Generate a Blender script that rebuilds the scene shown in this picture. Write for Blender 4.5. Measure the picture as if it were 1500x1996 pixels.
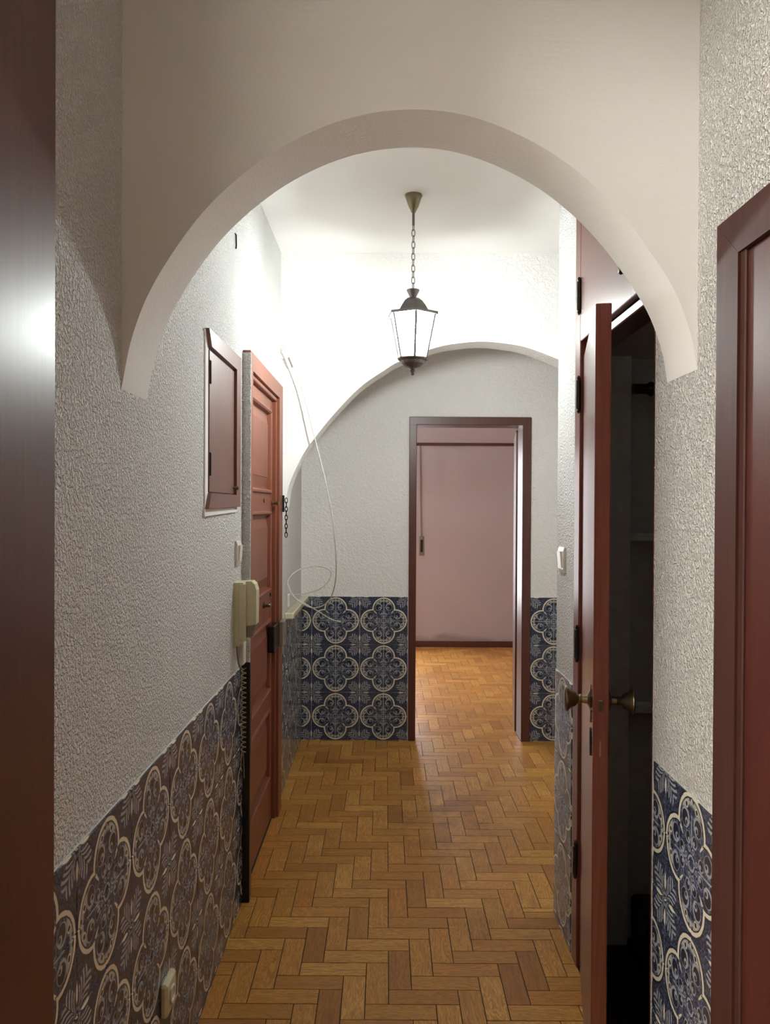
import bpy, math, random
from mathutils import Vector, Matrix
random.seed(7)
for o in list(bpy.data.objects): bpy.data.objects.remove(o, do_unlink=True)
scene = bpy.context.scene
COL = scene.collection

# ------------------------------------------------------------------ camera
CAM_H, F_PX = 1.46, 1530.0
pitch, roll, yaw = math.radians(0.42), math.radians(0.30), math.radians(0.08)
fw = Vector((-math.sin(yaw) * math.cos(pitch), math.cos(yaw) * math.cos(pitch), -math.sin(pitch)))
r0 = fw.cross(Vector((0, 0, 1))).normalized(); u0 = r0.cross(fw)
RV = math.cos(roll) * r0 + math.sin(roll) * u0; UV_ = RV.cross(fw)
cd = bpy.data.cameras.new('camera'); cd.sensor_fit = 'HORIZONTAL'; cd.sensor_width = 36.0
cd.lens = F_PX / 1500.0 * 36.0; cd.clip_start = 0.02
cam = bpy.data.objects.new('camera', cd); COL.objects.link(cam)
M3 = Matrix((RV, UV_, -fw)).transposed()
cam.matrix_world = Matrix.Translation((0, 0, CAM_H)) @ M3.to_4x4()
scene.camera = cam

# ------------------------------------------------------------------ world (overcast daylight entering at the window and at the open end of the corridor)
w = bpy.data.worlds.new('world'); scene.world = w; w.use_nodes = True
bg = w.node_tree.nodes['Background']; bg.inputs[0].default_value = (0.97, 0.97, 1.0, 1); bg.inputs[1].default_value = 6.2
LAMP_POWER = 19.5                                   # watts, shared between the bulb and the lit frosted panes
LAMP_COLOR = (0.93, 1.0, 0.99)
GLOBE_POWER = 82.0                                  # watts, warm ceiling globe in the side room whose doorway opens beside the viewer
GLOBE_COLOR = (1.0, 0.95, 0.88)
vs = scene.view_settings
scene.display_settings.display_device = 'sRGB'
vs.view_transform = 'Standard'; vs.look = 'None'; vs.gamma = 1.0; vs.use_curve_mapping = False
vs.exposure = 0.95
scene.cycles.max_bounces = 16; scene.cycles.diffuse_bounces = 10; scene.cycles.transparent_max_bounces = 16
scene.cycles.sample_clamp_indirect = 6.0
scene.cycles.use_denoising = True

XL, XR, CEIL = -0.527, 0.615, 2.715
Y_BACK, Y_ROOM = 4.885, 8.16

# ------------------------------------------------------------------ material helpers
class N:
    """tiny expression layer over Math nodes"""
    def __init__(s, nt, v): s.nt, s.v = nt, v
    def _op(s, op, *a, clamp=False):
        n = s.nt.nodes.new('ShaderNodeMath'); n.operation = op; n.use_clamp = clamp
        for i, x in enumerate((s,) + a):
            x = x.v if isinstance(x, N) else x
            if isinstance(x, (int, float)): n.inputs[i].default_value = x
            else: s.nt.links.new(x, n.inputs[i])
        return N(s.nt, n.outputs[0])
    def __add__(s, o): return s._op('ADD', o)
    __radd__ = __add__
    def __sub__(s, o): return s._op('SUBTRACT', o)
    def __rsub__(s, o): return N(s.nt, o)._op('SUBTRACT', s)
    def __mul__(s, o): return s._op('MULTIPLY', o)
    __rmul__ = __mul__
    def __truediv__(s, o): return s._op('DIVIDE', o)
    def abs(s): return s._op('ABSOLUTE')
    def max(s, o): return s._op('MAXIMUM', o)
    def min(s, o): return s._op('MINIMUM', o)
    def sqrt(s): return s._op('SQRT')
    def sin(s): return s._op('SINE')
    def atan2(s, o): return s._op('ARCTAN2', o)
    def inside(s, soft=0.006): return s._op('MULTIPLY_ADD', -1.0 / soft, 0.5, clamp=True)   # 1 where s < 0
def length(a, b): return (a * a + b * b).sqrt()

class Mat:
    def __init__(s, name):
        s.m = bpy.data.materials.new(name); s.m.use_nodes = True
        s.nt = s.m.node_tree; s.b = s.nt.nodes['Principled BSDF']; s.out = s.nt.nodes['Material Output']
    def new(s, t, **k):
        n = s.nt.nodes.new(t)
        for a, v in k.items(): setattr(n, a, v)
        return n
    def link(s, a, b): s.nt.links.new(a, b)
    def set(s, **k):
        names = dict(color='Base Color', rough='Roughness', metal='Metallic', spec='Specular IOR Level', coat='Coat Weight', coat_rough='Coat Roughness')
        for a, v in k.items():
            i = s.b.inputs[names[a]]
            if isinstance(v, N): s.link(v.v, i)
            elif hasattr(v, 'is_output'): s.link(v, i)
            else: i.default_value = v if not isinstance(v, tuple) or len(v) == 4 else v + (1,)
        return s
    def coords(s, kind='Object', scale=(1, 1, 1), loc=None):
        t = s.new('ShaderNodeTexCoord'); mp = s.new('ShaderNodeMapping')
        s.link(t.outputs[kind], mp.inputs[0]); mp.inputs['Scale'].default_value = scale
        if loc is not None: s.link(loc, mp.inputs['Location'])
        return mp.outputs[0]
    def noise(s, vec, scale, detail=3.0, rough=0.5, dist=0.0):
        n = s.new('ShaderNodeTexNoise'); s.link(vec, n.inputs['Vector'])
        n.inputs['Scale'].default_value = scale; n.inputs['Detail'].default_value = detail
        n.inputs['Roughness'].default_value = rough; n.inputs['Distortion'].default_value = dist
        return n.outputs['Fac']
    def ramp(s, fac, stops):
        r = s.new('ShaderNodeValToRGB'); s.link(fac, r.inputs[0]); e = r.color_ramp.elements
        while len(e) < len(stops): e.new(0.5)
        for x, (p, c) in zip(e, stops): x.position = p; x.color = c + (1,) if len(c) == 3 else c
        return r.outputs[0]
    def mix(s, fac, a, b):
        n = s.new('ShaderNodeMix', data_type='RGBA')
        for i, x in ((0, fac), (6, a), (7, b)):
            if isinstance(x, N): x = x.v
            if isinstance(x, tuple): n.inputs[i].default_value = x + (1,) if len(x) == 3 else x
            elif isinstance(x, (int, float)): n.inputs[i].default_value = x
            else: s.link(x, n.inputs[i])
        return n.outputs[2]
    def bump(s, h, strength=0.5, dist=0.002, normal=None):
        n = s.new('ShaderNodeBump'); n.inputs['Strength'].default_value = strength; n.inputs['Distance'].default_value = dist
        s.link(h.v if isinstance(h, N) else h, n.inputs['Height'])
        if normal is not None: s.link(normal, n.inputs['Normal'])
        s.link(n.outputs[0], s.b.inputs['Normal']); return n.outputs[0]

def plaster(name, col, kind):
    m = Mat(name); v = m.coords()
    big = m.noise(v, 1.7, 4.0); 
    c = m.ramp(big, [(0.35, tuple(x * 0.95 for x in col)), (0.65, col)])
    if kind == 'stained':                             # damp stain creeping up from the skirting
        sp = m.new('ShaderNodeSeparateXYZ'); m.link(m.coords(), sp.inputs[0]); N_ = lambda k: N(m.nt, sp.outputs[k])
        edge = N_(2) - 0.06 - N(m.nt, m.noise(m.coords(scale=(1, 1, 2)), 5.5, 4.0, 0.6)) * 0.13 + (N_(0) - 0.62).abs() * 0.10
        c = m.mix(edge.inside(0.05) * 0.55, c, (0.24, 0.19, 0.17))
    m.set(color=c, rough=0.85, spec=0.2)
    if kind == 'rough':
        a = m.noise(v, 135.0, 2.0, 0.55, 0.25); r = m.ramp(a, [(0.38, (0, 0, 0)), (0.60, (1, 1, 1))])
        b1 = m.bump(r, 1.0, 0.0075)
        f = m.noise(v, 420.0, 2.0); m.bump(f, 0.35, 0.002, b1)
    elif kind == 'medium':
        a = m.noise(v, 62.0, 2.0, 0.5, 0.9); r = m.ramp(a, [(0.38, (0, 0, 0)), (0.66, (1, 1, 1))])
        m.bump(r, 0.55, 0.006)
    elif kind == 'brushed':
        v2 = m.coords(scale=(6, 60, 60)); a = m.noise(v2, 2.5, 3.0); f = m.noise(v, 150.0, 2.0)
        m.bump(m.mix(0.5, a, f), 0.35, 0.003)
    else:
        a = m.noise(v, 60.0, 3.0); m.bump(a, 0.10, 0.002)
    return m.m

def paint(name, col, rough=0.32, grain=(40, 40, 2.0), spec=0.5, var=0.16):
    m = Mat(name); v = m.coords(scale=grain)
    n = m.noise(v, 3.0, 4.0)
    m.set(color=m.ramp(n, [(0.3, tuple(x * (1 - var) for x in col)), (0.7, tuple(min(1, x * (1 + var)) for x in col))]), spec=spec)
    m.set(rough=rough)
    m.bump(n, 0.05, 0.0006)
    return m.m

def plain(name, col, rough=0.4, metal=0.0, spec=0.5, var=0.06):
    m = Mat(name); n = m.noise(m.coords(), 30.0, 3.0)
    m.set(color=m.ramp(n, [(0.3, tuple(x * (1 - var) for x in col)), (0.7, tuple(min(1, x * (1 + var)) for x in col))]), rough=rough, metal=metal, spec=spec)
    return m.m

def azulejo():
    m = Mat('azulejo_glaze'); nt = m.nt
    t = m.new('ShaderNodeUVMap', uv_map='UVMap'); sp = m.new('ShaderNodeSeparateXYZ')
    wob = m.new('ShaderNodeTexNoise'); m.link(t.outputs[0], wob.inputs['Vector']); wob.inputs['Scale'].default_value = 26.0
    m.link(t.outputs[0], sp.inputs[0])
    ws = m.new('ShaderNodeSeparateXYZ'); m.link(wob.outputs['Color'], ws.inputs[0])
    X0 = (N(nt, sp.outputs[0]) + (N(nt, ws.outputs[0]) - 0.5) * 0.010).abs()
    Y0 = (N(nt, sp.outputs[1]) + (N(nt, ws.outputs[1]) - 0.5) * 0.010).abs()
    x = X0.max(Y0); y = X0.min(Y0)                      # folded octant, pitch units
    NAVY, BLUE, PALE, CREAM = (0.020, 0.025, 0.048), (0.058, 0.073, 0.128), (0.37, 0.39, 0.42), (0.74, 0.70, 0.56)
    fine = m.noise(t.outputs[0], 42.0, 3.0, 0.6, 1.2)
    col = m.ramp(fine, [(0.44, NAVY), (0.57, BLUE), (0.66, (0.13, 0.16, 0.27))])
    # --- outside the clover: leaf fronds along the diagonal, spindles on the tile joints, little flower at the corner
    qx, qy = 0.5 - x, 0.5 - y
    r = length(qx, qy); th = qy.atan2(qx)               # 45..90 degrees
    d45 = (th - math.pi / 4).abs()
    strokes = (r * 95.0 - d45 * 26.0).sin()
    leaf = (d45 - 0.62 + (r - 0.15).abs() * 2.6).max((r - 0.165).abs() - 0.105)
    col = m.mix((strokes * -1 + 0.05).inside(0.5) * leaf.inside(0.02), col, PALE)
    vein = (qx - qy).abs() - 0.004
    col = m.mix(vein.inside() * leaf.inside(), col, NAVY)
    sp1 = qx - (0.017 - (qy - 0.135).abs() * (qy - 0.135).abs() * 3.4)
    col = m.mix(sp1.max((qy - 0.135).abs() - 0.068).inside(0.008), col, CREAM)
    col = m.mix((qx - 0.004).max((qy - 0.225).abs() - 0.03).inside(), col, PALE)
    ring = ((r - 0.045).abs() - 0.010)
    col = m.mix(ring.inside(0.01), col, (0.22, 0.25, 0.30))
    col = m.mix((r - 0.014).inside(), col, CREAM)
    # --- clover
    lx = x - 0.245; rr = length(lx, y)
    inside = (rr - 0.237)
    body = m.ramp(m.noise(t.outputs[0], 30.0, 3.0, 0.6, 1.5), [(0.40, NAVY), (0.54, BLUE), (0.66, (0.20, 0.24, 0.34))])
    col = m.mix(inside.inside(), col, body)
    def blob(cx, cy, rad): return length(x - cx, y - cy) - rad
    col = m.mix((rr - 0.205).max(0.155 - rr).max(0.35 - x).inside(0.02), col, (0.42, 0.42, 0.40))      # pale rim
    for cx, cy, rad, c in ((0.285, 0.105, 0.070, PALE), (0.28, 0.112, 0.058, NAVY), (0.262, 0.085, 0.028, PALE), (0.255, 0.088, 0.016, NAVY),
                           (0.385, 0.085, 0.026, CREAM), (0.385, 0.088, 0.018, NAVY), (0.36, 0.03, 0.022, NAVY),
                           (0.165, 0.055, 0.044, PALE), (0.170, 0.058, 0.035, NAVY), (0.155, 0.045, 0.014, PALE), (0.435, 0.03, 0.013, NAVY),
                           (0.09, 0.03, 0.020, PALE), (0.09, 0.03, 0.012, BLUE)):
        col = m.mix(blob(cx, cy, rad).inside(), col, c)
    col = m.mix((y - 0.006).max((x - 0.22).abs() - 0.11).inside(), col, PALE)
    dg = (x - y).abs() - 0.018 + (x - 0.205).abs() * 0.22
    col = m.mix(dg.max((x - 0.195).abs() - 0.045).inside(), col, CREAM)
    col = m.mix((blob(0.0, 0.0, 0.05).abs() - 0.008).inside(), col, PALE)
    far = 0.12 - x
    col = m.mix(((rr - 0.205).abs() - 0.006).max(far).inside(), col, NAVY)
    col = m.mix(((rr - 0.224).abs() - 0.014).max(far).inside(0.005), col, CREAM)
    col = m.mix(((rr - 0.247).abs() - 0.007).max(far).inside(), col, NAVY)
    oi = m.new('ShaderNodeObjectInfo')
    col = m.mix((N(nt, oi.outputs['Random']) * 0.10), col, (0.25, 0.24, 0.22))
    m.set(color=col, rough=0.18, spec=0.34)
    m.bump(m.noise(t.outputs[0], 9.0, 2.0), 0.05, 0.002)
    return m.m

def parquet(name, island):
    m = Mat(name); nt = m.nt
    if island: rnd = N(nt, m.new('ShaderNodeNewGeometry').outputs['Random Per Island'])
    else: rnd = N(nt, m.new('ShaderNodeObjectInfo').outputs['Random'])
    t = m.new('ShaderNodeUVMap', uv_map='UVMap')
    cx = m.new('ShaderNodeCombineXYZ'); m.link((rnd * 37.0).v, cx.inputs[0]); m.link((rnd * 91.0).v, cx.inputs[1]); m.link((rnd * 13.0).v, cx.inputs[2])
    mp = m.new('ShaderNodeMapping'); m.link(t.outputs[0], mp.inputs[0]); m.link(cx.outputs[0], mp.inputs['Location']); mp.inputs['Scale'].default_value = (5, 42, 1)
    g = m.noise(mp.outputs[0], 1.0, 2.0, 0.5, 1.6)
    rings = (N(nt, g) * 46.0).sin() * 0.5 + 0.5
    mp2 = m.new('ShaderNodeMapping'); m.link(t.outputs[0], mp2.inputs[0]); m.link(cx.outputs[0], mp2.inputs['Location']); mp2.inputs['Scale'].default_value = (14, 420, 1)
    fib = m.noise(mp2.outputs[0], 1.0, 3.0)
    base = m.ramp(rnd.v, [(0.0, (0.42, 0.180, 0.036)), (0.2, (0.70, 0.360, 0.080)), (0.4, (0.56, 0.270, 0.056)), (0.6, (0.82, 0.450, 0.110)), (0.75, (0.60, 0.260, 0.056)), (0.9, (0.76, 0.390, 0.090)), (1.0, (0.46, 0.190, 0.040))])
    c = m.mix(rings * 0.50, base, (0.24, 0.092, 0.018))
    c = m.mix((N(nt, fib) - 0.48) * 1.1, c, (0.16, 0.06, 0.013))
    # worn, dirty patches (walked-on area in front of the far doorway)
    pos = m.new('ShaderNodeNewGeometry').outputs['Position']
    dirt = m.ramp(m.noise(pos, 2.1, 5.0, 0.65), [(0.52, (0, 0, 0)), (0.74, (1, 1, 1))])
    ps = m.new('ShaderNodeSeparateXYZ'); m.link(pos, ps.inputs[0])
    patch = (length((N(nt, ps.outputs[0]) - 0.33) * 0.9, (N(nt, ps.outputs[1]) - 3.55) * 0.62) - 0.22).inside(0.42)
    pn = m.ramp(m.noise(pos, 7.0, 5.0, 0.6), [(0.36, (0, 0, 0)), (0.66, (1, 1, 1))])
    c = m.mix(N(nt, dirt) * 0.30, c, (0.10, 0.055, 0.020))
    c = m.mix(patch * N(nt, pn) * 0.62, c, (0.10, 0.065, 0.030))
    m.set(color=c, spec=0.34, rough=N(nt, dirt) * 0.15 + N(nt, fib) * 0.12 + 0.30)
    m.bump(rings, 0.10, 0.0006)
    return m.m

MT = dict(
    rough=plaster('white_rough_plaster', (0.89, 0.88, 0.86), 'rough'),
    medium=plaster('white_textured_plaster', (0.89, 0.88, 0.86), 'medium'),
    smooth=plaster('white_smooth_plaster', (0.89, 0.88, 0.86), 'smooth'),
    brushed=plaster('white_brushed_plaster', (0.89, 0.88, 0.86), 'brushed'),
    ceiling=plaster('white_ceiling_paint', (0.89, 0.88, 0.86), 'smooth'),
    pink=plaster('dusty_pink_paint', (0.54, 0.475, 0.485), 'stained'),
    door=paint('red_brown_door_paint', (0.070, 0.014, 0.009), 0.5),
    casing=paint('dark_brown_casing_paint', (0.060, 0.020, 0.015), 0.6, spec=0.3),
    cupboard=paint('faded_red_brown_paint', (0.185, 0.080, 0.066), 0.40),
    frame=paint('dark_red_brown_frame_paint', (0.100, 0.032, 0.023), 0.36),
    light_door=paint('entrance_door_paint', (0.225, 0.070, 0.038), 0.45),
    wardrobe=paint('wardrobe_paint', (0.150, 0.042, 0.030), 0.27),
    iron=plain('black_iron', (0.025, 0.022, 0.020), 0.45, 0.7),
    bronze=plain('aged_bronze', (0.22, 0.175, 0.105), 0.28, 0.9),
    lantern=plain('lantern_pewter', (0.20, 0.19, 0.18), 0.40, 0.8),
    cream=plain('cream_plastic', (0.62, 0.60, 0.40), 0.35),
    greyp=plain('grey_plastic', (0.22, 0.18, 0.14), 0.4),
    white=plain('white_plastic', (0.72, 0.70, 0.64), 0.35),
    cable=plain('white_cable', (0.58, 0.56, 0.50), 0.4),
    cord=plain('olive_cord', (0.30, 0.27, 0.17), 0.45),
    marble=plain('cream_marble', (0.66, 0.61, 0.44), 0.22, var=0.12),
    black=plain('black_paint', (0.012, 0.011, 0.011), 0.28),
    grout=plain('pale_grout', (0.68, 0.66, 0.58), 0.8),
    sub=plain('dark_subfloor', (0.035, 0.020, 0.010), 0.8),
    grey=plain('grey_painted_board', (0.80, 0.80, 0.79), 0.7),
    carcass=plain('dull_grey_board', (0.58, 0.58, 0.58), 0.7),
    brass=plain('brass', (0.55, 0.42, 0.18), 0.3, 0.9),
    tile=azulejo(), plank=parquet('oiled_oak_strip', False), planks=parquet('oiled_oak_strips', True),
)
def frosted():
    """frosted pane glowing with the bulb behind it, part of the light passes straight through"""
    m = Mat('lit_frosted_lantern_glass'); nt = m.nt
    tr = m.new('ShaderNodeBsdfTransparent'); em = m.new('ShaderNodeEmission'); ad = m.new('ShaderNodeAddShader')
    n = m.noise(m.coords(), 40.0, 2.0)
    m.link(m.ramp(n, [(0.4, LAMP_COLOR), (0.7, (0.97, 0.98, 0.90))]), em.inputs[0])
    em.inputs[1].default_value = LAMP_POWER * 0.22 / (math.pi * 0.165)
    tr.inputs[0].default_value = (0.90, 0.90, 0.88, 1)
    m.link(tr.outputs[0], ad.inputs[0]); m.link(em.outputs[0], ad.inputs[1]); m.link(ad.outputs[0], m.out.inputs[0]); return m.m
def emit(name, col, s):
    m = Mat(name); e = m.new('ShaderNodeEmission'); e.inputs[0].default_value = col + (1,); e.inputs[1].default_value = s
    m.link(e.outputs[0], m.out.inputs[0]); return m.m
MT['glass'] = frosted(); MT['bulb'] = emit('lit_bulb', LAMP_COLOR, LAMP_POWER * 0.78 / (math.pi * 0.0105))

# ------------------------------------------------------------------ mesh helpers
class MB:
    def __init__(s): s.v, s.f, s.uv = [], [], []
    def quad(s, *p):
        i = len(s.v); s.v += [tuple(q) for q in p]; s.f.append(tuple(range(i, i + len(p)))); return s
    def box(s, x0, x1, y0, y1, z0, z1, c=0.0):
        """box, with a small chamfer c on all edges"""
        x0, x1 = sorted((x0, x1)); y0, y1 = sorted((y0, y1)); z0, z1 = sorted((z0, z1))
        c = min(c, (x1 - x0) / 2.2, (y1 - y0) / 2.2, (z1 - z0) / 2.2)
        i = len(s.v)
        if c <= 0:
            s.v += [(x, y, z) for x in (x0, x1) for y in (y0, y1) for z in (z0, z1)]
            s.f += [tuple(i + k for k in q) for q in ((0, 1, 3, 2), (4, 6, 7, 5), (0, 4, 5, 1), (2, 3, 7, 6), (0, 2, 6, 4), (1, 5, 7, 3))]
            return s
        lo, hi = (x0, y0, z0), (x1, y1, z1); idx = {}
        for cx in (0, 1):
            for cy in (0, 1):
                for cz in (0, 1):
                    k = (cx, cy, cz)
                    for a in range(3):
                        p = [hi[j] if k[j] else lo[j] for j in range(3)]
                        for j in range(3):
                            if j != a: p[j] += -c if k[j] else c
                        idx[k, a] = len(s.v); s.v.append(tuple(p))
        for a in range(3):
            b, d = [j for j in range(3) if j != a]
            for e in (0, 1):
                q = []
                for kb, kd in ((0, 0), (1, 0), (1, 1), (0, 1)):
                    k = [0, 0, 0]; k[a] = e; k[b] = kb; k[d] = kd; q.append(idx[tuple(k), a])
                s.f.append(tuple(q))
        for a in range(3):
            b, d = [j for j in range(3) if j != a]
            for kb in (0, 1):
                for kd in (0, 1):
                    k0 = [0, 0, 0]; k0[b] = kb; k0[d] = kd; k1 = list(k0); k1[a] = 1
                    s.f.append((idx[tuple(k0), b], idx[tuple(k1), b], idx[tuple(k1), d], idx[tuple(k0), d]))
        for cx in (0, 1):
            for cy in (0, 1):
                for cz in (0, 1): s.f.append(tuple(idx[(cx, cy, cz), a] for a in range(3)))
        return s
    def prism(s, pts, axis, a, b):
        """extrude a 2-D outline along an axis (0,1,2) from a to b"""
        def P(p, t): return (t, p[0], p[1]) if axis == 0 else ((p[0], t, p[1]) if axis == 1 else (p[0], p[1], t))
        i = len(s.v); n = len(pts)
        s.v += [P(p, a) for p in pts] + [P(p, b) for p in pts]
        s.f.append(tuple(i + k for k in range(n))); s.f.append(tuple(i + n + k for k in reversed(range(n))))
        for k in range(n): s.f.append((i + k, i + (k + 1) % n, i + n + (k + 1) % n, i + n + k))
        return s
    def lathe(s, prof, centre, axis=(0, 0, 1), seg=20, closed=True, phase=0.0):
        """revolve (radius, height) pairs about an axis through centre"""
        A = Vector(axis).normalized(); T = Vector((1, 0, 0)) if abs(A.x) < 0.9 else Vector((0, 1, 0))
        U = A.cross(T).normalized(); W = A.cross(U); C = Vector(centre); i = len(s.v)
        for r, h in prof:
            for k in range(seg):
                t = 2 * math.pi * k / seg + phase
                s.v.append(tuple(C + A * h + (U * math.cos(t) + W * math.sin(t)) * r))
        for j in range(len(prof) - 1):
            for k in range(seg):
                a, b = i + j * seg + k, i + j * seg + (k + 1) % seg
                s.f.append((a, b, b + seg, a + seg))
        if closed:
            s.f.append(tuple(i + k for k in reversed(range(seg)))); e = i + (len(prof) - 1) * seg; s.f.append(tuple(e + k for k in range(seg)))
        return s
    def tube(s, pts, r, seg=8, loop=False):
        pts = [Vector(p) for p in pts]; n = len(pts); i = len(s.v); prev = None
        for k, p in enumerate(pts):
            if loop: t = (pts[(k + 1) % n] - pts[k - 1]).normalized()
            else: t = (pts[min(k + 1, n - 1)] - pts[max(k - 1, 0)]).normalized()
            if prev is None:
                a = Vector((0, 0, 1)) if abs(t.z) < 0.9 else Vector((1, 0, 0)); u = t.cross(a).normalized()
            else: u = (prev - t * prev.dot(t)).normalized()
            prev = u; q = t.cross(u)
            for j in range(seg):
                an = 2 * math.pi * j / seg; s.v.append(tuple(p + (u * math.cos(an) + q * math.sin(an)) * r))
        for k in range(n if loop else n - 1):
            for j in range(seg):
                a, b = i + k * seg + j, i + k * seg + (j + 1) % seg; c, d = i + ((k + 1) % n) * seg + (j + 1) % seg, i + ((k + 1) % n) * seg + j
                s.f.append((a, b, c, d))
        if not loop:
            s.f.append(tuple(i + j for j in reversed(range(seg)))); e = i + (n - 1) * seg; s.f.append(tuple(e + j for j in range(seg)))
        return s
    def rot(s, M, o):
        o = Vector(o); s.v = [tuple(M @ (Vector(p) - o) + o) for p in s.v]; return s
    def mesh(s, name, mat, off=(0, 0, 0), smooth=False):
        me = bpy.data.meshes.new(name)
        me.from_pydata([(a - off[0], b - off[1], c - off[2]) for a, b, c in s.v], [], s.f)
        me.materials.append(mat)
        import bmesh
        bm = bmesh.new(); bm.from_mesh(me); bmesh.ops.recalc_face_normals(bm, faces=bm.faces); bm.to_mesh(me); bm.free()
        if s.uv:
            l = me.uv_layers.new(name='UVMap')
            for lp in me.loops: l.data[lp.index].uv = s.uv[lp.vertex_index]
        if smooth:
            me.polygons.foreach_set('use_smooth', [True] * len(me.polygons)); me.set_sharp_from_angle(angle=math.radians(40))
        return me
ORG = {}
def origin(o): return ORG.get(o.name, (0, 0, 0)) if o else (0, 0, 0)
def build(mb, name, mat, parent=None, smooth=False):
    """one mesh object from world-space geometry"""
    off = origin(parent)
    o = bpy.data.objects.new(name, mb.mesh(name, MT[mat] if isinstance(mat, str) else mat, off, smooth)); COL.objects.link(o)
    if parent: o.parent = parent; ORG[o.name] = off
    else: ORG[o.name] = (0, 0, 0)
    return o
def tag(o, label, cat, group=None, kind=None):
    o['label'] = label; o['category'] = cat
    if group: o['group'] = group
    if kind: o['kind'] = kind
    return o
def thing(name, loc, label, cat, group=None, kind=None):
    o = bpy.data.objects.new(name, None); COL.objects.link(o); o.location = loc; o.empty_display_size = 0.05
    ORG[o.name] = tuple(loc); return tag(o, label, cat, group, kind)
def spline(pts, n=8):
    """Catmull-Rom through points of any dimension"""
    P = [Vector(p) for p in pts]; P = [P[0] * 2 - P[1]] + P + [P[-1] * 2 - P[-2]]; out = []
    for i in range(1, len(P) - 2):
        for k in range(n):
            t = k / n; a, b, c, d = P[i - 1:i + 3]
            out.append(0.5 * ((2 * b) + (c - a) * t + (2 * a - 5 * b + 4 * c - d) * t * t + (3 * b - a - 3 * c + d) * t ** 3))
    return [tuple(q) for q in out] + [tuple(P[-2])]

# ------------------------------------------------------------------ the setting: walls
wl = MB()                                             # corridor wall with the entrance, openings left free
D4Y0, D4Y1 = 0.25, 1.06                               # tall cupboard door beside the camera
EY0, EY1, EZ = 2.925, 3.680, 1.975                    # entrance door opening
wl.box(-0.70, XL, -1.6, D4Y0, 0, CEIL); wl.box(-0.70, XL, D4Y0, D4Y1, 2.475, CEIL); wl.box(-0.70, XL, D4Y1, EY0, 0, CEIL); wl.box(-0.70, XL, EY0, EY1, EZ, CEIL); wl.box(-0.70, XL, EY1, Y_BACK, 0, CEIL)
wall_left = tag(build(wl, 'wall_left', 'rough'), 'rough white plaster wall with blue tiled dado beside the entrance door', 'wall', kind='structure')

WY0, WY1, WZT = 1.802, 2.545, 2.64                    # wardrobe opening
RY0, RY1, RZ = 0.45, 1.345, 1.905                     # door near the camera on the other side
wr = MB()
wr.box(XR, 0.72, -1.6, RY0, 0, CEIL); wr.box(XR, 0.72, RY0, RY1, RZ, CEIL); wr.box(XR, 0.72, RY1, WY0, 0, CEIL)
wr.box(XR, 0.72, WY0, WY1, WZT, CEIL); wr.box(XR, 0.72, WY1, 2.82, 0, CEIL)
wall_right = tag(build(wr, 'wall_right', 'rough'), 'rough white plaster wall with blue tiles around the built-in wardrobe', 'wall', kind='structure')
tag(build(MB().box(0.72, 1.62, 2.72, 2.82, 0, CEIL), 'wall_hall_near', 'rough'), 'white plaster return wall hidden behind the wardrobe corner', 'wall', kind='structure')
tag(build(MB().box(1.47, 1.62, 2.82, Y_BACK, 0, CEIL), 'wall_hall_right', 'medium'), 'white plaster end wall of the widened hall', 'wall', kind='structure')

DX0, DX1, DZ = 0.165, 0.865, 1.985                    # far doorway
wb = MB()
wb.box(-0.70, DX0, Y_BACK, 5.04, 0, CEIL); wb.box(DX1, 1.62, Y_BACK, 5.04, 0, CEIL); wb.box(DX0, DX1, Y_BACK, 5.04, DZ, CEIL)
wall_back = tag(build(wb, 'wall_back', 'medium'), 'white textured wall with blue tiled dado around the far doorway', 'wall', kind='structure')

tag(build(MB().box(-0.70, 0.72, -1.75, -1.6, 0, CEIL), 'wall_rear', 'rough'),
    'white plaster end wall of the corridor behind the viewer', 'wall', kind='structure')
# near arch
A1 = spline([(XL, 1.690), (-0.503, 1.803), (-0.456, 1.912), (-0.366, 2.041), (-0.262, 2.136), (-0.16, 2.197), (-0.057, 2.233), (0.045, 2.246),
             (0.148, 2.236), (0.25, 2.201), (0.353, 2.142), (0.455, 2.050), (0.556, 1.914), (0.600, 1.812), (XR, 1.735)], 6)
a1 = MB(); a1.prism([(XL, CEIL)] + A1 + [(XR, CEIL)], 1, 1.560, 1.725)
arch1 = tag(build(a1, 'wall_near_arch', 'brushed', smooth=True), 'smooth plaster wall with a wide round arch across the corridor', 'wall', kind='structure')
# far arch, seen for its left two thirds
A2h = [(-0.527, 1.35), (-0.500, 1.462), (-0.483, 1.560), (-0.420, 1.704), (-0.349, 1.807), (-0.263, 1.914), (-0.136, 2.047), (-0.009, 2.137), (0.067, 2.181), (0.245, 2.249), (0.372, 2.272), (0.472, 2.279)]
A2 = spline(A2h + [(0.944 - x, z) for x, z in reversed(A2h[:-1])], 5)
a2 = MB(); a2.prism([(XL, CEIL)] + A2 + [(1.47, CEIL)], 1, 3.900, 4.060)
arch2 = tag(build(a2, 'wall_far_arch', 'medium', smooth=True), 'textured white wall with a broad arch behind the hanging lantern', 'wall', kind='structure')
# smooth rendered band round the far arch
band_o = []
for k, (x, z) in enumerate(A2):
    p, q = A2[max(k - 1, 0)], A2[min(k + 1, len(A2) - 1)]
    n = Vector((-(q[1] - p[1]), q[0] - p[0])).normalized(); w_ = 0.085 + 0.012 * math.sin(k * 1.3)
    band_o.append((min(max(x + n.x * w_, XL), 1.47), z + n.y * w_))
ab = MB()
for k in range(len(A2) - 1):
    i = len(ab.v)
    for (x, z), yy in ((A2[k], 3.897), (A2[k + 1], 3.897), (band_o[k + 1], 3.8995), (band_o[k], 3.8995)): ab.v.append((x, yy, z))
    ab.f.append((i, i + 1, i + 2, i + 3))
build(ab, 'arch_band', 'smooth', arch2, True)

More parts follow.
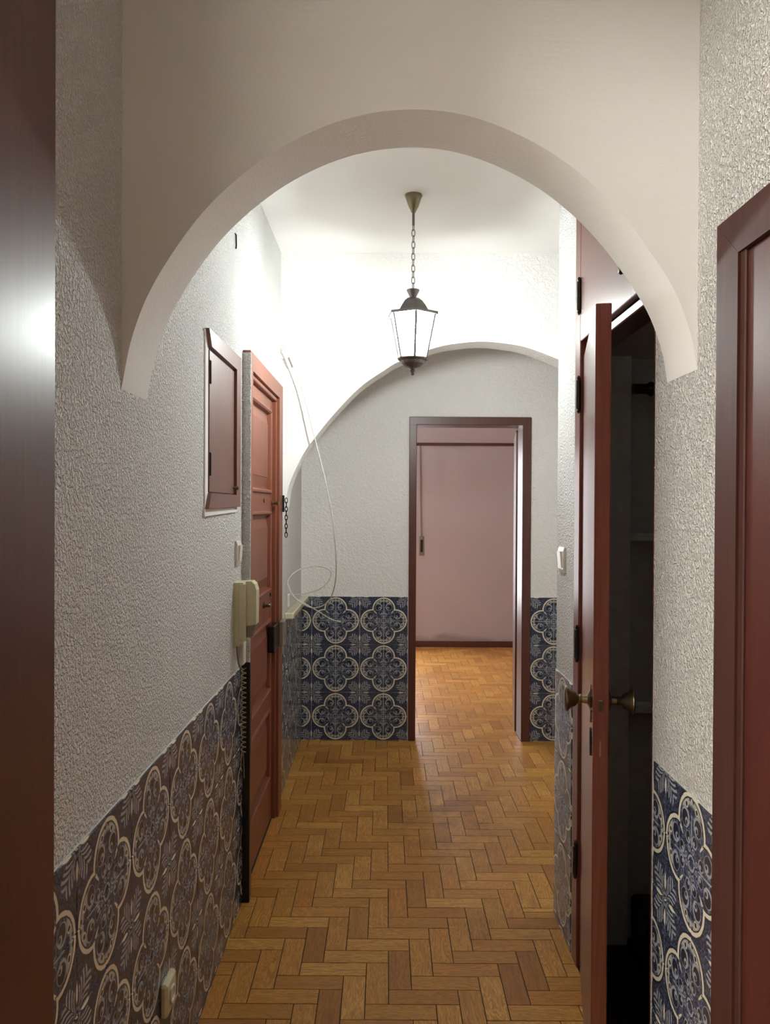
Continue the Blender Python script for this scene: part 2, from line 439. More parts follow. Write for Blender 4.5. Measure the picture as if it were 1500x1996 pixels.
# ceiling, floor bed
tag(build(MB().box(-0.70, 1.62, -1.6, 5.04, CEIL, CEIL + 0.12), 'ceiling', 'ceiling'), 'plain off-white ceiling above the hall and lantern', 'ceiling', kind='structure')
floor = tag(build(MB().box(-0.70, 1.62, -1.6, 5.04, -0.10, -0.0012).box(-2.0, 2.6, 5.04, 8.3, -0.10, -0.0012), 'floor', 'sub'), 'herringbone parquet floor of worn orange-brown wood strips', 'floor', kind='structure')

# far room
tag(build(MB().box(-2.0, 2.6, 5.04, 8.3, CEIL, CEIL + 0.12), 'ceiling_far_room', 'ceiling'), 'ceiling of the pink room beyond the doorway', 'ceiling', kind='structure')
WX0, WX1, WZ0, WZ1 = -1.45, 0.22, 0.40, 2.08
rb = MB(); rb.box(-2.0, WX0, Y_ROOM, 8.3, 0, CEIL); rb.box(WX1, 2.6, Y_ROOM, 8.3, 0, CEIL); rb.box(WX0, WX1, Y_ROOM, 8.3, 0, WZ0); rb.box(WX0, WX1, Y_ROOM, 8.3, WZ1, CEIL)
tag(build(rb, 'wall_far_room', 'pink'), 'dusty pink painted wall seen through the far doorway', 'wall', kind='structure')
tag(build(MB().box(-2.0, -1.85, 5.04, Y_ROOM, 0, CEIL), 'wall_far_room_left', 'pink'), 'pink side wall of the far room on the window side', 'wall', kind='structure')
tag(build(MB().box(2.45, 2.6, 5.04, Y_ROOM, 0, CEIL), 'wall_far_room_right', 'pink'), 'pink side wall of the far room behind the door leaf', 'wall', kind='structure')
tag(build(MB().box(-1.85, -0.70, 5.04, 5.10, 0, CEIL).box(1.62, 2.45, 5.04, 5.10, 0, CEIL), 'wall_far_room_near', 'pink'), 'pink wall of the far room on the hall side', 'wall', kind='structure')
tag(build(MB().box(WX1 + 0.02, 2.45, Y_ROOM - 0.018, Y_ROOM, 0, 0.062, 0.003).box(-1.85, WX1 + 0.02, Y_ROOM - 0.018, Y_ROOM, 0, 0.062, 0.003), 'baseboard_far_room', 'frame'),
    'low dark wooden skirting along the pink wall', 'baseboard', kind='structure')
win = thing('window_1', ((WX0 + WX1) / 2, Y_ROOM, WZ0), 'window of the pink room beside the shutter strap', 'window', kind='structure')
fr = MB()
for a, b in ((WX0, WX0 + 0.06), (WX1 - 0.06, WX1), (-0.645, -0.585)): fr.box(a, b, 8.19, 8.24, WZ0, WZ1, 0.004)
fr.box(WX0, WX1, 8.192, 8.238, WZ0, WZ0 + 0.06, 0.004).box(WX0, WX1, 8.192, 8.238, WZ1 - 0.06, WZ1, 0.004)
build(fr, 'window_frame', 'white', win)
build(MB().box(WX0 - 0.03, WX1 + 0.03, 8.10, 8.20, WZ0 - 0.025, WZ0, 0.004), 'window_sill', 'marble', win)
tag(build(MB().box(0.30, 2.40, Y_ROOM - 0.012, Y_ROOM, 2.093, 2.122, 0.003), 'trim_1', 'frame'), 'thin dark horizontal rail high on the pink wall', 'trim', kind='structure')

# ------------------------------------------------------------------ parquet
PW, PL_ = 0.0695, 0.2085
def plank_mesh(name, x0, x1, y0, y1, horiz, mat, mb=None, z=0.0):
    """one strip with a chamfered top; UV in metres along and across the grain"""
    g, c, d = 0.0012, 0.0006, 0.0012
    x0 += g; x1 -= g; y0 += g; y1 -= g
    own = mb is None; mb = mb or MB(); i = len(mb.v)
    for zz, k in ((-0.0012, 0), (z - d, 0), (z, c)):
        mb.v += [(x0 + k, y0 + k, zz), (x1 - k, y0 + k, zz), (x1 - k, y1 - k, zz), (x0 + k, y1 - k, zz)]
    for l in (0, 4):
        for k in range(4): mb.f.append((i + l + k, i + l + (k + 1) % 4, i + l + 4 + (k + 1) % 4, i + l + 4 + k))
    mb.f.append((i + 8, i + 9, i + 10, i + 11))
    mb.uv += [((p[0], p[1]) if horiz else (p[1], p[0])) for p in mb.v[i:]]
    return mb
REG = [(XL, XR, -0.6, 2.82), (XL, 1.47, 2.82, Y_BACK), (DX0 + 0.02, DX1 - 0.02, Y_BACK, 5.04), (-1.85, 2.45, 5.04, Y_ROOM)]
strips = []
AX, AY = -0.124, 2.568
for k in range(-70, 110):
    for j in range(-14, 14):
        off = 6 * PW * j
        hx, hy = AX + k * PW + off, AY + k * PW
        strips.append((hx, hx + PL_, hy, hy + PW, True))
        vx = AX + (k + 3) * PW + off
        strips.append((vx, vx + PW, hy + PW - PL_, hy + PW, False))
near, rest = [], []
def vis(x, y):                                        # where the photograph shows hall floor
    return 2.1 < y < 5.04 and abs(x / y) < 0.30 and (y < 2.82 and x < XR or y >= 2.82)
for x0, x1, y0, y1, h in strips:
    ps = []
    for X0, X1, Y0, Y1 in REG:
        a, b, c, d = max(x0, X0), min(x1, X1), max(y0, Y0), min(y1, Y1)
        if b - a > 1e-4 and d - c > 1e-4: ps.append([a, b, c, d])
    k = 0
    while k + 1 < len(ps):                            # a strip that runs on across two areas stays one piece
        p, q = ps[k], ps[k + 1]
        if abs(p[0] - q[0]) < 1e-5 and abs(p[1] - q[1]) < 1e-5: ps[k:k + 2] = [[p[0], p[1], p[2], q[3]]]
        else: k += 1
    for a, b, c, d in ps:
        if b - a > 0.004 and d - c > 0.004:
            cx, cy = (a + b) / 2, (c + d) / 2
            (near if vis(cx, cy) and (b - a) * (d - c) > 0.0012 else rest).append((a, b, c, d, h, False))
near.sort(key=lambda s: s[2]); rest += near[300:]; near = near[:300]
cache = {}
for a, b, c, d, h, full in near:
    cx, cy = (a + b) / 2, (c + d) / 2
    key = (h, round(b - a, 3), round(d - c, 3))
    if key not in cache:
        hw, hd = (b - a) / 2, (d - c) / 2
        cache[key] = plank_mesh('plank', -hw, hw, -hd, hd, h, None).mesh('plank', MT['plank'])
    o = bpy.data.objects.new('plank', cache[key]); COL.objects.link(o); o.parent = floor
    o.location = (cx, cy, random.uniform(0, 0.0006))
    o.rotation_euler = (random.uniform(-0.0016, 0.0016), random.uniform(-0.0016, 0.0016), 0)
mb = MB()
for a, b, c, d, h, full in rest: plank_mesh('', a, b, c, d, h, None, mb, random.uniform(0, 0.0006))
o = build(mb, 'parquet_planks', 'planks', floor); o['kind'] = 'stuff'

# ------------------------------------------------------------------ glazed tiles
tcache = {}
def tile_field(parent, P, udir, ndir, u0, u1, z0, z1, uc, zc, T, groutmat=True):
    """tiles of side T on the plane through P; clover centres at (uc, zc) + multiples of 2T"""
    U, Nn = Vector(udir), Vector(ndir); P = Vector(P)
    if groutmat:
        g = MB(); i = 0
        c = [P + U * u + Vector((0, 0, z)) + Nn * e for e in (0.0, 0.0022) for u, z in ((u0, z0), (u1, z0), (u1, z1), (u0, z1))]
        g.v = [tuple(q) for q in c]; g.f = [(4, 5, 6, 7), (0, 1, 5, 4), (1, 2, 6, 5), (2, 3, 7, 6), (3, 0, 4, 7)]
        build(g, 'grout_bed', 'grout', parent)
    ka, kb = math.floor((u0 - uc) / T), math.ceil((u1 - uc) / T)
    la, lb = math.floor((z0 - zc) / T), math.ceil((z1 - zc) / T)
    for k in range(ka, kb):
        for l in range(la, lb):
            a, b = max(u0, uc + k * T), min(u1, uc + (k + 1) * T)
            c, d = max(z0, zc + l * T), min(z1, zc + (l + 1) * T)
            if b - a < 0.004 or d - c < 0.004: continue
            mu, mz = (a + b) / 2, (c + d) / 2
            # local pattern coordinates: position relative to the nearest clover centre, in pitch units
            cu = uc + 2 * T * round((uc + (k + 0.5) * T - uc) / (2 * T) - 1e-6); cz = zc + 2 * T * round(((l + 0.5) * T) / (2 * T) - 1e-6)
            key = (round(b - a, 4), round(d - c, 4), round(mu - cu, 4), round(mz - cz, 4), udir, ndir)
            if key not in tcache:
                m = MB(); hu, hz, gp, ch = (b - a) / 2 - 0.0011, (d - c) / 2 - 0.0011, 0.0, 0.0013
                for e, s in ((0.0, 0), (0.0042, 0), (0.0052, ch)):
                    for su, sz in ((-1, -1), (1, -1), (1, 1), (-1, 1)):
                        uu, zz = su * (hu - s), sz * (hz - s)
                        m.v.append(tuple(U * uu + Vector((0, 0, zz)) + Nn * e)); m.uv.append(((mu + uu - cu) / (2 * T), (mz + zz - cz) / (2 * T)))
                for q in (0, 4):
                    for r in range(4): m.f.append((q + r, q + (r + 1) % 4, q + 4 + (r + 1) % 4, q + 4 + r))
                m.f.append((8, 9, 10, 11))
                tcache[key] = m.mesh('tile', MT['tile'])
            o = bpy.data.objects.new('tile', tcache[key]); COL.objects.link(o); o.parent = parent
            o.location = P + U * mu + Vector((0, 0, mz)) + Nn * random.uniform(0, 0.0006)
            o.rotation_euler = (random.uniform(-1, 1) * 0.003, random.uniform(-1, 1) * 0.003, random.uniform(-1, 1) * 0.003)
TS = 0.1433
tile_field(wall_left, (XL, 0, 0), (0, 1, 0), (1, 0, 0), 1.20, 2.872, 0.0, 0.876, 1.4715, 0.732, TS)
tile_field(wall_left, (XL, 0, 0), (0, 1, 0), (1, 0, 0), 3.80, Y_BACK - 0.002, 0.0, 0.868, 4.735, 0.747, 0.1493)
tile_field(wall_back, (0, Y_BACK, 0), (1, 0, 0), (0, -1, 0), XL + 0.006, 0.140, 0.0, 0.897, -0.011, 0.748, 0.1493)
tile_field(wall_back, (0, Y_BACK, 0), (1, 0, 0), (0, -1, 0), 0.899, 1.468, 0.0, 0.897, 1.046, 0.748, 0.1493)
tile_field(wall_right, (XR, 0, 0), (0, 1, 0), (-1, 0, 0), 1.42, 1.780, 0.0, 0.886, 1.699 - TS, 0.753, TS)
tile_field(wall_right, (XR, 0, 0), (0, 1, 0), (-1, 0, 0), 2.560, 2.818, 0.0, 0.880, 2.69, 0.737, TS)

# ------------------------------------------------------------------ doors
# entrance door (in the corridor wall)
d1 = thing('door_1', (XL, (EY0 + EY1) / 2, 0), 'red-brown panelled entrance door with chain and lock beside the intercom', 'door', kind='structure')
CX = -0.499
ya, yb, za, yo_, zo_ = EY0 + 0.012, EY1 - 0.012, EZ - 0.012, EY0 - 0.045, 2.030
build(MB().prism([(yb, 0), (3.785, 0), (3.785, zo_), (yb, za)], 0, -0.60, CX), 'casing', 'light_door', d1)
build(MB().prism([(ya, 0), (yo_, 0), (yo_, zo_), (ya, za)], 0, -0.60, CX), 'casing', 'light_door', d1)
build(MB().prism([(ya + 0.0006, za), (yb - 0.0006, za), (3.785 - 0.0006, zo_), (yo_ + 0.0006, zo_)], 0, -0.60, CX), 'casing', 'light_door', d1)
build(MB().box(-0.56, CX - 0.012, EY1 - 0.030, EY1 - 0.0125, 0, EZ - 0.032, 0.003), 'stop_bead', 'light_door', d1)
build(MB().box(-0.56, CX - 0.012, EY0 + 0.013, EY1 - 0.0125, EZ - 0.030, EZ - 0.0125, 0.003), 'stop_bead', 'light_door', d1)
o = build(MB().box(XL - 0.01, CX + 0.003, EY0 - 0.053, EY0 - 0.043, 0.885, 2.02, 0.002), 'plastered_casing_edge', 'rough', d1); o['label'] = 'whitewashed casing edge'
o = build(MB().box(XL - 0.01, CX + 0.004, EY0 - 0.055, EY0 - 0.030, 0.0, 0.885, 0.003), 'casing_edge', 'black', d1); o['label'] = 'black painted casing edge'
LX = -0.530
leaf = build(MB().box(-0.572, LX - 0.018, EY0 + 0.006, EY1 - 0.014, 0.004, EZ - 0.016, 0.002), 'leaf', 'light_door', d1)
PZ = ((0.215, 0.525), (0.620, 0.935), (1.080, 1.425), (1.525, 1.885)); py_a, py_b = EY0 + 0.095, EY1 - 0.095
for a, b in ((EY0 + 0.007, py_a), (py_b, EY1 - 0.015)): build(MB().box(LX - 0.020, LX, a, b, 0.005, EZ - 0.017, 0.0015), 'stile', 'light_door', leaf)
for a, b in zip((0.006,) + tuple(q[1] for q in PZ), tuple(q[0] for q in PZ) + (EZ - 0.018,)): build(MB().box(LX - 0.020, LX - 0.0003, py_a, py_b, a, b, 0.0015), 'rail', 'light_door', leaf)
for z0, z1 in PZ:
    p = MB()
    prof = [(LX - 0.001, -0.012), (LX + 0.008, -0.008), (LX + 0.009, 0.0), (LX + 0.003, 0.006), (LX - 0.014, 0.010), (LX - 0.014, 0.018), (LX - 0.004, 0.060), (LX - 0.002, 0.0605), (LX - 0.002, 0.066)]
    for x, q in prof: p.v += [(x, py_a + q, z0 + q), (x, py_b - q, z0 + q), (x, py_b - q, z1 - q), (x, py_a + q, z1 - q)]
    for q in range(len(prof) - 1):
        for r in range(4): p.f.append((q * 4 + r, q * 4 + (r + 1) % 4, q * 4 + 4 + (r + 1) % 4, q * 4 + 4 + r))
    e = (len(prof) - 1) * 4; p.f.append((e, e + 1, e + 2, e + 3))
    build(p, 'panel', 'light_door', leaf)
build(MB().lathe([(0.0, 0), (0.012, 0), (0.012, 0.006), (0.006, 0.010), (0.006, 0.02), (0.011, 0.026), (0.011, 0.034), (0.0, 0.036)], (LX, 3.625, 1.472), (1, 0, 0), 12, False), 'bolt_knob', 'bronze', d1, True)
build(MB().lathe([(0.0, 0), (0.009, 0), (0.009, 0.004), (0.0, 0.006)], (LX, 3.40, 1.482), (1, 0, 0), 12, False), 'peephole', 'bronze', d1, True)
k = MB().lathe([(0, 0), (0.014, 0), (0.014, 0.008), (0.009, 0.012), (0, 0.013)], (LX, 3.40, 1.028), (1, 0, 0), 14, False); k.box(LX + 0.012, LX + 0.034, 3.385, 3.425, 1.020, 1.034, 0.003)
build(k, 'key', 'bronze', d1, True)
build(MB().lathe([(0, 0), (0.008, 0), (0.008, 0.004), (0, 0.005)], (LX, 3.60, 1.052), (1, 0, 0), 10, False), 'keyhole', 'iron', d1)
lk = build(MB().box(LX, LX + 0.030, 3.535, 3.668, 0.795, 0.915, 0.004), 'lock_case', 'iron', d1); lk['label'] = 'dark rim lock'
build(MB().box(CX, CX + 0.022, 3.668, 3.765, 0.800, 0.918, 0.004), 'lock_keep', 'greyp', d1)
ch = build(MB().box(CX + 0.004, CX + 0.012, 3.742, 3.766, 1.43, 1.51, 0.002), 'chain_plate', 'iron', d1)
for q in range(9):
    z = 1.485 - q * 0.0205
    pts = [(CX + 0.020 + (0.0 if q % 2 else 0.006 * math.sin(t)), 3.765 + (0.006 * math.sin(t) if q % 2 else 0.0), z + 0.0135 * math.cos(t)) for t in [2 * math.pi * i / 12 for i in range(12)]]
    build(MB().tube(pts, 0.0021, 6, True), 'chain_link', 'iron', ch, True)

# far doorway
d2 = thing('door_2', ((DX0 + DX1) / 2, Y_BACK, 0), 'dark red-brown framed doorway with open door leading to the pink room', 'door', kind='structure')
yf = Y_BACK - 0.014
build(MB().box(0.142, 0.188, yf, 5.05, 0, 2.016, 0.003), 'jamb', 'frame', d2)
build(MB().box(0.845, 0.899, yf, 5.05, 0, 2.016, 0.003), 'jamb', 'frame', d2)
build(MB().box(0.142, 0.899, yf - 0.001, 5.05, 1.966, 2.017, 0.003), 'head', 'frame', d2)
lf = MB().box(0.0, 0.036, 0.0, 0.66, 0.006, 1.955, 0.002)
ang = math.atan2(0.140, 1.0)
lf.v = [(0.838 + x * math.cos(ang) + y * math.sin(ang), 5.075 - x * math.sin(ang) + y * math.cos(ang), z) for x, y, z in lf.v]
leaf2 = build(lf, 'leaf', 'frame', d2)
# door beside the camera, wardrobe side
d3 = thing('door_3', (XR, (RY0 + RY1) / 2, 0), 'closed dark red-brown door with wide casing next to the wardrobe', 'door', kind='structure')
yi0, yi1, yo0, yo1, zi, zo = RY0 + 0.012, RY1 - 0.012, RY0 - 0.073, 1.418, RZ - 0.012, 1.966
for poly in ([(yi1, 0), (yo1, 0), (yo1, zo), (yi1, zi)], [(yi0, 0), (yo0, 0), (yo0, zo), (yi0, zi)], [(yi0 + 0.0006, zi), (yi1 - 0.0006, zi), (yo1 - 0.0006, zo), (yo0 + 0.0006, zo)]):
    build(MB().prism(poly, 0, XR - 0.022, 0.66), 'casing', 'casing', d3)
build(MB().box(XR - 0.012, XR + 0.03, RY0 + 0.012, RY1 - 0.012, 0.004, RZ - 0.012, 0.002), 'leaf', 'door', d3)
build(MB().box(XR - 0.017, XR + 0.02, RY1 - 0.030, RY1 - 0.010, 0.0, RZ - 0.01, 0.002), 'stop_bead', 'casing', d3)
# tall door beside the camera, entrance side
d4 = thing('door_4', (XL, (D4Y0 + D4Y1) / 2, 0), 'tall glossy dark brown casing of the doorway by the tiles', 'door', kind='structure')
build(MB().box(-0.53, -0.505, 1.020, 1.199, 0, 2.62, 0.003), 'casing', 'frame', d4); build(MB().box(-0.72, -0.53, 1.040, 1.062, 0, 2.48), 'jamb', 'casing', d4)
build(MB().box(-0.53, -0.505, 0.11, 0.26, 0, 2.62, 0.003), 'casing', 'frame', d4)
build(MB().box(-0.53, -0.505, 0.26, 1.046, 2.47, 2.62, 0.003), 'casing', 'frame', d4)

# ------------------------------------------------------------------ built-in wardrobe
wd = thing('built_in_wardrobe', (XR, (WY0 + WY1) / 2, 0), 'built-in red-brown wardrobe with its lower door ajar, opposite the entrance', 'wardrobe')
c = MB(); c.box(XR - 0.006, 0.70, 2.478, 2.545, 0, WZT, 0.003); build(c, 'frame', 'wardrobe', wd)
c = MB(); c.box(XR + 0.004, 0.70, WY0, WY0 + 0.022, 0, WZT, 0.003); build(c, 'frame', 'wardrobe', wd)
build(MB().box(XR + 0.010, 0.70, WY0, 2.50, 1.953, 1.978, 0.003), 'rail', 'wardrobe', wd)
build(MB().box(XR - 0.006, 0.70, WY0, 2.50, WZT - 0.04, WZT, 0.003), 'rail', 'wardrobe', wd)
cs = MB(); cs.box(1.20, 1.23, 1.70, 2.72, 0.0, WZT); cs.box(0.72, 1.20, 1.70, 1.73, 0.0, WZT); cs.box(0.72, 1.20, 2.62, 2.72, 0, WZT); cs.box(0.72, 1.23, 1.70, 2.72, WZT, WZT + 0.02); cs.box(0.70, 1.20, 1.73, 2.62, 1.955, 1.975)
build(cs, 'carcass', 'carcass', wd)
build(MB().box(0.70, 1.20, 1.802, 2.62, -0.001, 0.02), 'wardrobe_floor', 'black', wd)
sd = MB(); sd.box(0.72, 0.80, 2.570, 2.62, 0.02, 1.955, 0.002); build(sd, 'stile', 'grey', wd)
for z in (1.363, 0.80): build(MB().box(0.80, 1.20, 2.560, 2.62, z - 0.012, z + 0.012, 0.003), 'batten', 'grey', wd)
build(MB().lathe([(0.0, 0), (0.017, 0), (0.017, 0.045), (0.020, 0.05), (0.024, 0.055), (0.024, 0.062), (0.0, 0.064)], (0.798, 2.550, 1.845), (1, 0, 0), 14, False), 'coat_peg', 'black', wd, True)
build(MB().box(0.81, 1.05, 2.40, 2.58, 0.02, 0.19, 0.01), 'plinth_box', 'black', wd)
# lower door, ajar
HX, HY = 0.620, 2.478; th = math.atan2(0.136, 0.652); DWID, DTH = 0.664, 0.036
def swing(mb):            # local: x out of the face (negative = into the corridor), y = distance from hinge towards the camera
    ct, st = math.cos(th), math.sin(th)
    mb.v = [(HX + x * ct - y * st, HY - y * ct - x * st, z) for x, y, z in mb.v]; return mb
ld = build(swing(MB().box(0.0, DTH, 0.0, DWID, 0.012, 1.934, 0.002)), 'door', 'wardrobe', wd)
def knob(sgn, x0, y, z):
    pr = [(0.0, 0.0), (0.024, 0.0), (0.026, 0.004), (0.018, 0.007), (0.011, 0.010), (0.009, 0.022), (0.012, 0.026), (0.009, 0.030), (0.012, 0.034), (0.017, 0.037), (0.021, 0.048), (0.030, 0.056), (0.031, 0.059), (0.028, 0.062), (0.015, 0.064), (0.0, 0.065)]
    return MB().lathe(pr, (x0, y, z), (sgn, 0, 0), 20, False)
build(swing(knob(-1, 0.0, DWID - 0.058, 0.998)), 'knob', 'bronze', ld, True)
build(swing(knob(1, DTH, DWID - 0.058, 0.998)), 'knob', 'bronze', ld, True)
def plate(x, z0, z1, hw):
    m = MB(); zm = (z0 + z1) / 2; pts = []
    n = 11
    for i in range(n + 1):
        t = i / n; z = z0 + (z1 - z0) * t; e = hw * (0.35 + 0.65 * math.sin(math.pi * t) ** 0.6) * (1 + 0.12 * math.cos(i * math.pi)); pts.append((DWID - 0.058 - e, z))
    for i in range(n, -1, -1):
        t = i / n; z = z0 + (z1 - z0) * t; e = hw * (0.35 + 0.65 * math.sin(math.pi * t) ** 0.6) * (1 + 0.12 * math.cos(i * math.pi)); pts.append((DWID - 0.058 + e, z))
    return m.prism(pts, 0, x - 0.004, x + 0.002)
build(swing(plate(0.0, 0.945, 1.035, 0.022)), 'rosette', 'bronze', ld)
o = build(swing(plate(0.0, 0.865, 0.930, 0.018)), 'escutcheon', 'iron', ld); o['label'] = 'dark scalloped keyhole plate'
build(swing(plate(DTH + 0.002, 0.865, 0.930, 0.018)), 'escutcheon', 'iron', ld)
build(swing(MB().box(0.012, 0.022, DWID - 0.002, DWID + 0.006, 0.985, 1.012, 0.002)), 'latch', 'bronze', ld)
build(swing(MB().box(0.015, 0.019, DWID - 0.002, DWID + 0.002, 0.880, 0.915, 0.001)), 'lock_slot', 'brass', ld)
ud = build(MB().box(XR - 0.008, XR + 0.022, 1.830, 2.470, 1.982, WZT - 0.045, 0.002), 'upper_door', 'wardrobe', wd)
build(MB().lathe([(0.0, 0), (0.011, 0), (0.009, 0.006), (0.005, 0.012), (0.010, 0.020), (0.012, 0.027), (0.008, 0.033), (0, 0.034)], (XR - 0.008, 1.955, 2.050), (-1, 0, 0), 14, False), 'upper_knob', 'iron', ud, True)
for z in (2.50, 2.125, 1.815, 1.030, 0.345):
    m = MB(); yh = 2.474; x = XR - 0.012
    m.lathe([(0.0, -0.060), (0.003, -0.058), (0.006, -0.052), (0.004, -0.046), (0.0075, -0.044), (0.0075, -0.002), (0.0068, 0.0), (0.0075, 0.002), (0.0075, 0.044), (0.004, 0.046), (0.006, 0.052), (0.003, 0.058), (0, 0.060)], (x, yh, z), (0, 0, 1), 10, False)
    pts = [(yh, z - 0.05)] + [(yh + 0.024 + 0.005 * (i % 2), z - 0.055 + 0.11 * i / 12) for i in range(13)] + [(yh, z + 0.05)]
    m.prism(pts, 0, x + 0.002, x + 0.0055)
    build(m, 'hinge', 'iron', wd)

# ------------------------------------------------------------------ hanging lantern
LXp, LYp = 0.104, 3.173
ln = thing('hanging_lantern', (LXp, LYp, CEIL), 'lit six-sided lantern hanging on a chain from the hall ceiling', 'lamp')
build(MB().lathe([(0.0, 0), (0.034, 0), (0.035, -0.006), (0.031, -0.016), (0.020, -0.048), (0.012, -0.062), (0.009, -0.070), (0.0, -0.072)], (LXp, LYp, CEIL), (0, 0, 1), 24, False), 'ceiling_cup', 'bronze', ln, True)
build(MB().lathe([(0, -0.07), (0.0055, -0.07), (0.0055, -0.122), (0.0, -0.124)], (LXp, LYp, CEIL), (0, 0, 1), 10, False), 'rod', 'lantern', ln, True)
zt, zb = CEIL - 0.118, 2.336
n = 11; pitch_l = (zt - zb) / n
for q in range(n):
    z = zt - (q + 0.5) * pitch_l; a = 0.0 if q % 2 else math.pi / 2; a += 0.35
    pts = []
    for t in [2 * math.pi * i / 16 for i in range(16)]:
        s = math.copysign(abs(math.sin(t)) ** 0.6, math.sin(t)) * 0.0068; pts.append((LXp + s * math.cos(a), LYp + s * math.sin(a), z + (pitch_l * 0.5 + 0.0022) * math.cos(t)))
    build(MB().tube(pts, 0.0017, 6, True), 'chain_link', 'lantern', ln, True)
HEX = 6; PH = math.radians(6)
def hexl(prof, seg=6, closed=False): return MB().lathe(prof, (LXp, LYp, 0), (0, 0, 1), seg, closed, PH)
build(hexl([(0.0, 2.338), (0.004, 2.337), (0.026, 2.333), (0.025, 2.328), (0.014, 2.306), (0.012, 2.300), (0, 2.300)], 24), 'crown', 'lantern', ln, True)
build(hexl([(0.012, 2.303), (0.026, 2.298), (0.040, 2.287), (0.054, 2.268), (0.066, 2.248), (0.084, 2.240), (0.108, 2.237), (0.108, 2.227), (0.098, 2.227), (0.060, 2.245), (0.036, 2.280), (0.012, 2.297)]), 'lantern_roof', 'lantern', ln)
RT, RB_, ZT, ZB = 0.094, 0.058, 2.231, 2.058
def hv(r, k): 
    t = 2 * math.pi * k / 6 + PH; A = Vector((0, 0, 1)); U = A.cross(Vector((1, 0, 0))); W = A.cross(U)
    return Vector((LXp, LYp, 0)) + (U * math.cos(t) + W * math.sin(t)) * r
for k in range(6):
    a, b = hv(RT, k), hv(RB_, k)
    build(MB().tube([(a.x, a.y, ZT), (b.x, b.y, ZB)], 0.0056, 6), 'glazing_bar', 'lantern', ln)
    m = MB(); q = []
    for r_, z_ in ((RT - 0.002, ZT), (RB_ - 0.002, ZB)):
        for kk in (k, k + 1): p = hv(r_, kk); q.append((p.x, p.y, z_))
    m.v = q; m.f = [(0, 1, 3, 2)]
    build(m, 'pane', 'glass', ln)
build(hexl([(0.0, 2.060), (0.060, 2.060), (0.063, 2.056), (0.060, 2.051), (0.050, 2.048), (0.044, 2.036), (0.030, 2.024), (0.012, 2.018), (0.008, 2.012), (0.011, 2.008), (0.008, 2.003), (0.005, 1.998), (0.008, 1.993), (0.0, 1.988)], 12), 'base_finial', 'lantern', ln)
build(MB().lathe([(0, 0.26), (0.012, 0.258), (0.012, 0.222), (0, 0.220)], (LXp, LYp, 2.0), (0, 0, 1), 12, False), 'lamp_holder', 'white', ln)
build(MB().lathe([(0, 0.225), (0.011, 0.22), (0.014, 0.20), (0.026, 0.175), (0.029, 0.15), (0.024, 0.126), (0.012, 0.112), (0, 0.109)], (LXp, LYp, 2.0), (0, 0, 1), 16, False), 'bulb', 'bulb', ln, True)

# side room beside the viewer: plain white shell with a lit ceiling globe
for nm, bx, lb in (('wall_side_room_far', (-3.1, -0.70, 2.0, 2.1, 0, CEIL), 'white end wall of the side room next to the corridor'),
                   ('wall_side_room_left', (-3.1, -3.0, -0.8, 2.0, 0, CEIL), 'white long wall of the side room facing its doorway'),
                   ('wall_side_room_near', (-3.1, -0.70, -0.9, -0.8, 0, CEIL), 'white near wall of the side room'),
                   ('ceiling_side_room', (-3.1, -0.70, -0.9, 2.1, CEIL, CEIL + 0.12), 'white ceiling of the side room with its globe lamp')):
    tag(build(MB().box(*bx), nm, 'smooth'), lb, nm.split('_')[0], kind='structure')
tag(build(MB().box(-3.1, -0.70, -0.9, 2.1, -0.1, 0), 'floor_side_room', 'grout'), 'pale stone floor of the side room', 'floor', kind='structure')
GX, GY = -1.75, 0.20
gl = thing('ceiling_globe', (GX, GY, CEIL), 'round opal glass ceiling lamp in the side room', 'lamp')
build(MB().lathe([(0, 0), (0.07, 0), (0.07, -0.012), (0.05, -0.022), (0, -0.022)], (GX, GY, CEIL), (0, 0, 1), 20, False), 'ceiling_cup', 'white', gl, True)
build(MB().lathe([(0.045, -0.02)] + [(0.15 * math.sin(math.radians(a)), -0.16 + 0.15 * math.cos(math.radians(a))) for a in range(24, 180, 12)] + [(0.0, -0.31)], (GX, GY, CEIL), (0, 0, 1), 24, False), 'globe',
      emit('lit_opal_globe', GLOBE_COLOR, GLOBE_POWER / (math.pi * 0.28)), gl, True)

# ------------------------------------------------------------------ electricity cupboard on the wall
ep = thing('meter_cupboard', (XL, 2.515, 1.455), 'small red-brown wooden meter cupboard door on the rough wall', 'cupboard')
py0, py1, pz0, pz1, fx = 2.268, 2.765, 1.450, 1.972, -0.512
iy0, iy1, iz0, iz1 = 2.303, 2.690, 1.496, 1.925
def mit(poly, x1, mat, nm): return build(MB().prism(poly, 0, XL - 0.004, x1), nm, mat, ep)
mit([(py0, pz1), (py1, pz1 + 0.006), (iy1, iz1), (iy0, iz1)], fx, 'cupboard', 'frame')
mit([(py0, pz0), (py1, pz0 + 0.006), (iy1, iz0), (iy0, iz0)], fx, 'cupboard', 'frame')
mit([(py1 - 0.0005, pz1 + 0.006), (py1 - 0.0005, pz0 + 0.006), (iy1, iz0), (iy1, iz1)], fx, 'cupboard', 'frame')
o = mit([(py0, pz1 - 0.001), (py0, pz0 + 0.001), (iy0, iz0), (iy0, iz1)], XL + 0.004, 'smooth', 'frame'); o['label'] = 'whitewashed frame stile'
o = mit([(py0 - 0.012, pz0 - 0.022), (py1 - 0.02, pz0 - 0.012), (py1 - 0.02, pz0 + 0.004), (py0 - 0.012, pz0 - 0.001)], XL + 0.006, 'smooth', 'plaster_edge')
pd = build(MB().box(XL - 0.002, XL + 0.007, iy0 + 0.004, iy1 - 0.012, iz0 + 0.003, iz1 - 0.008, 0.0015), 'door', 'cupboard', ep)
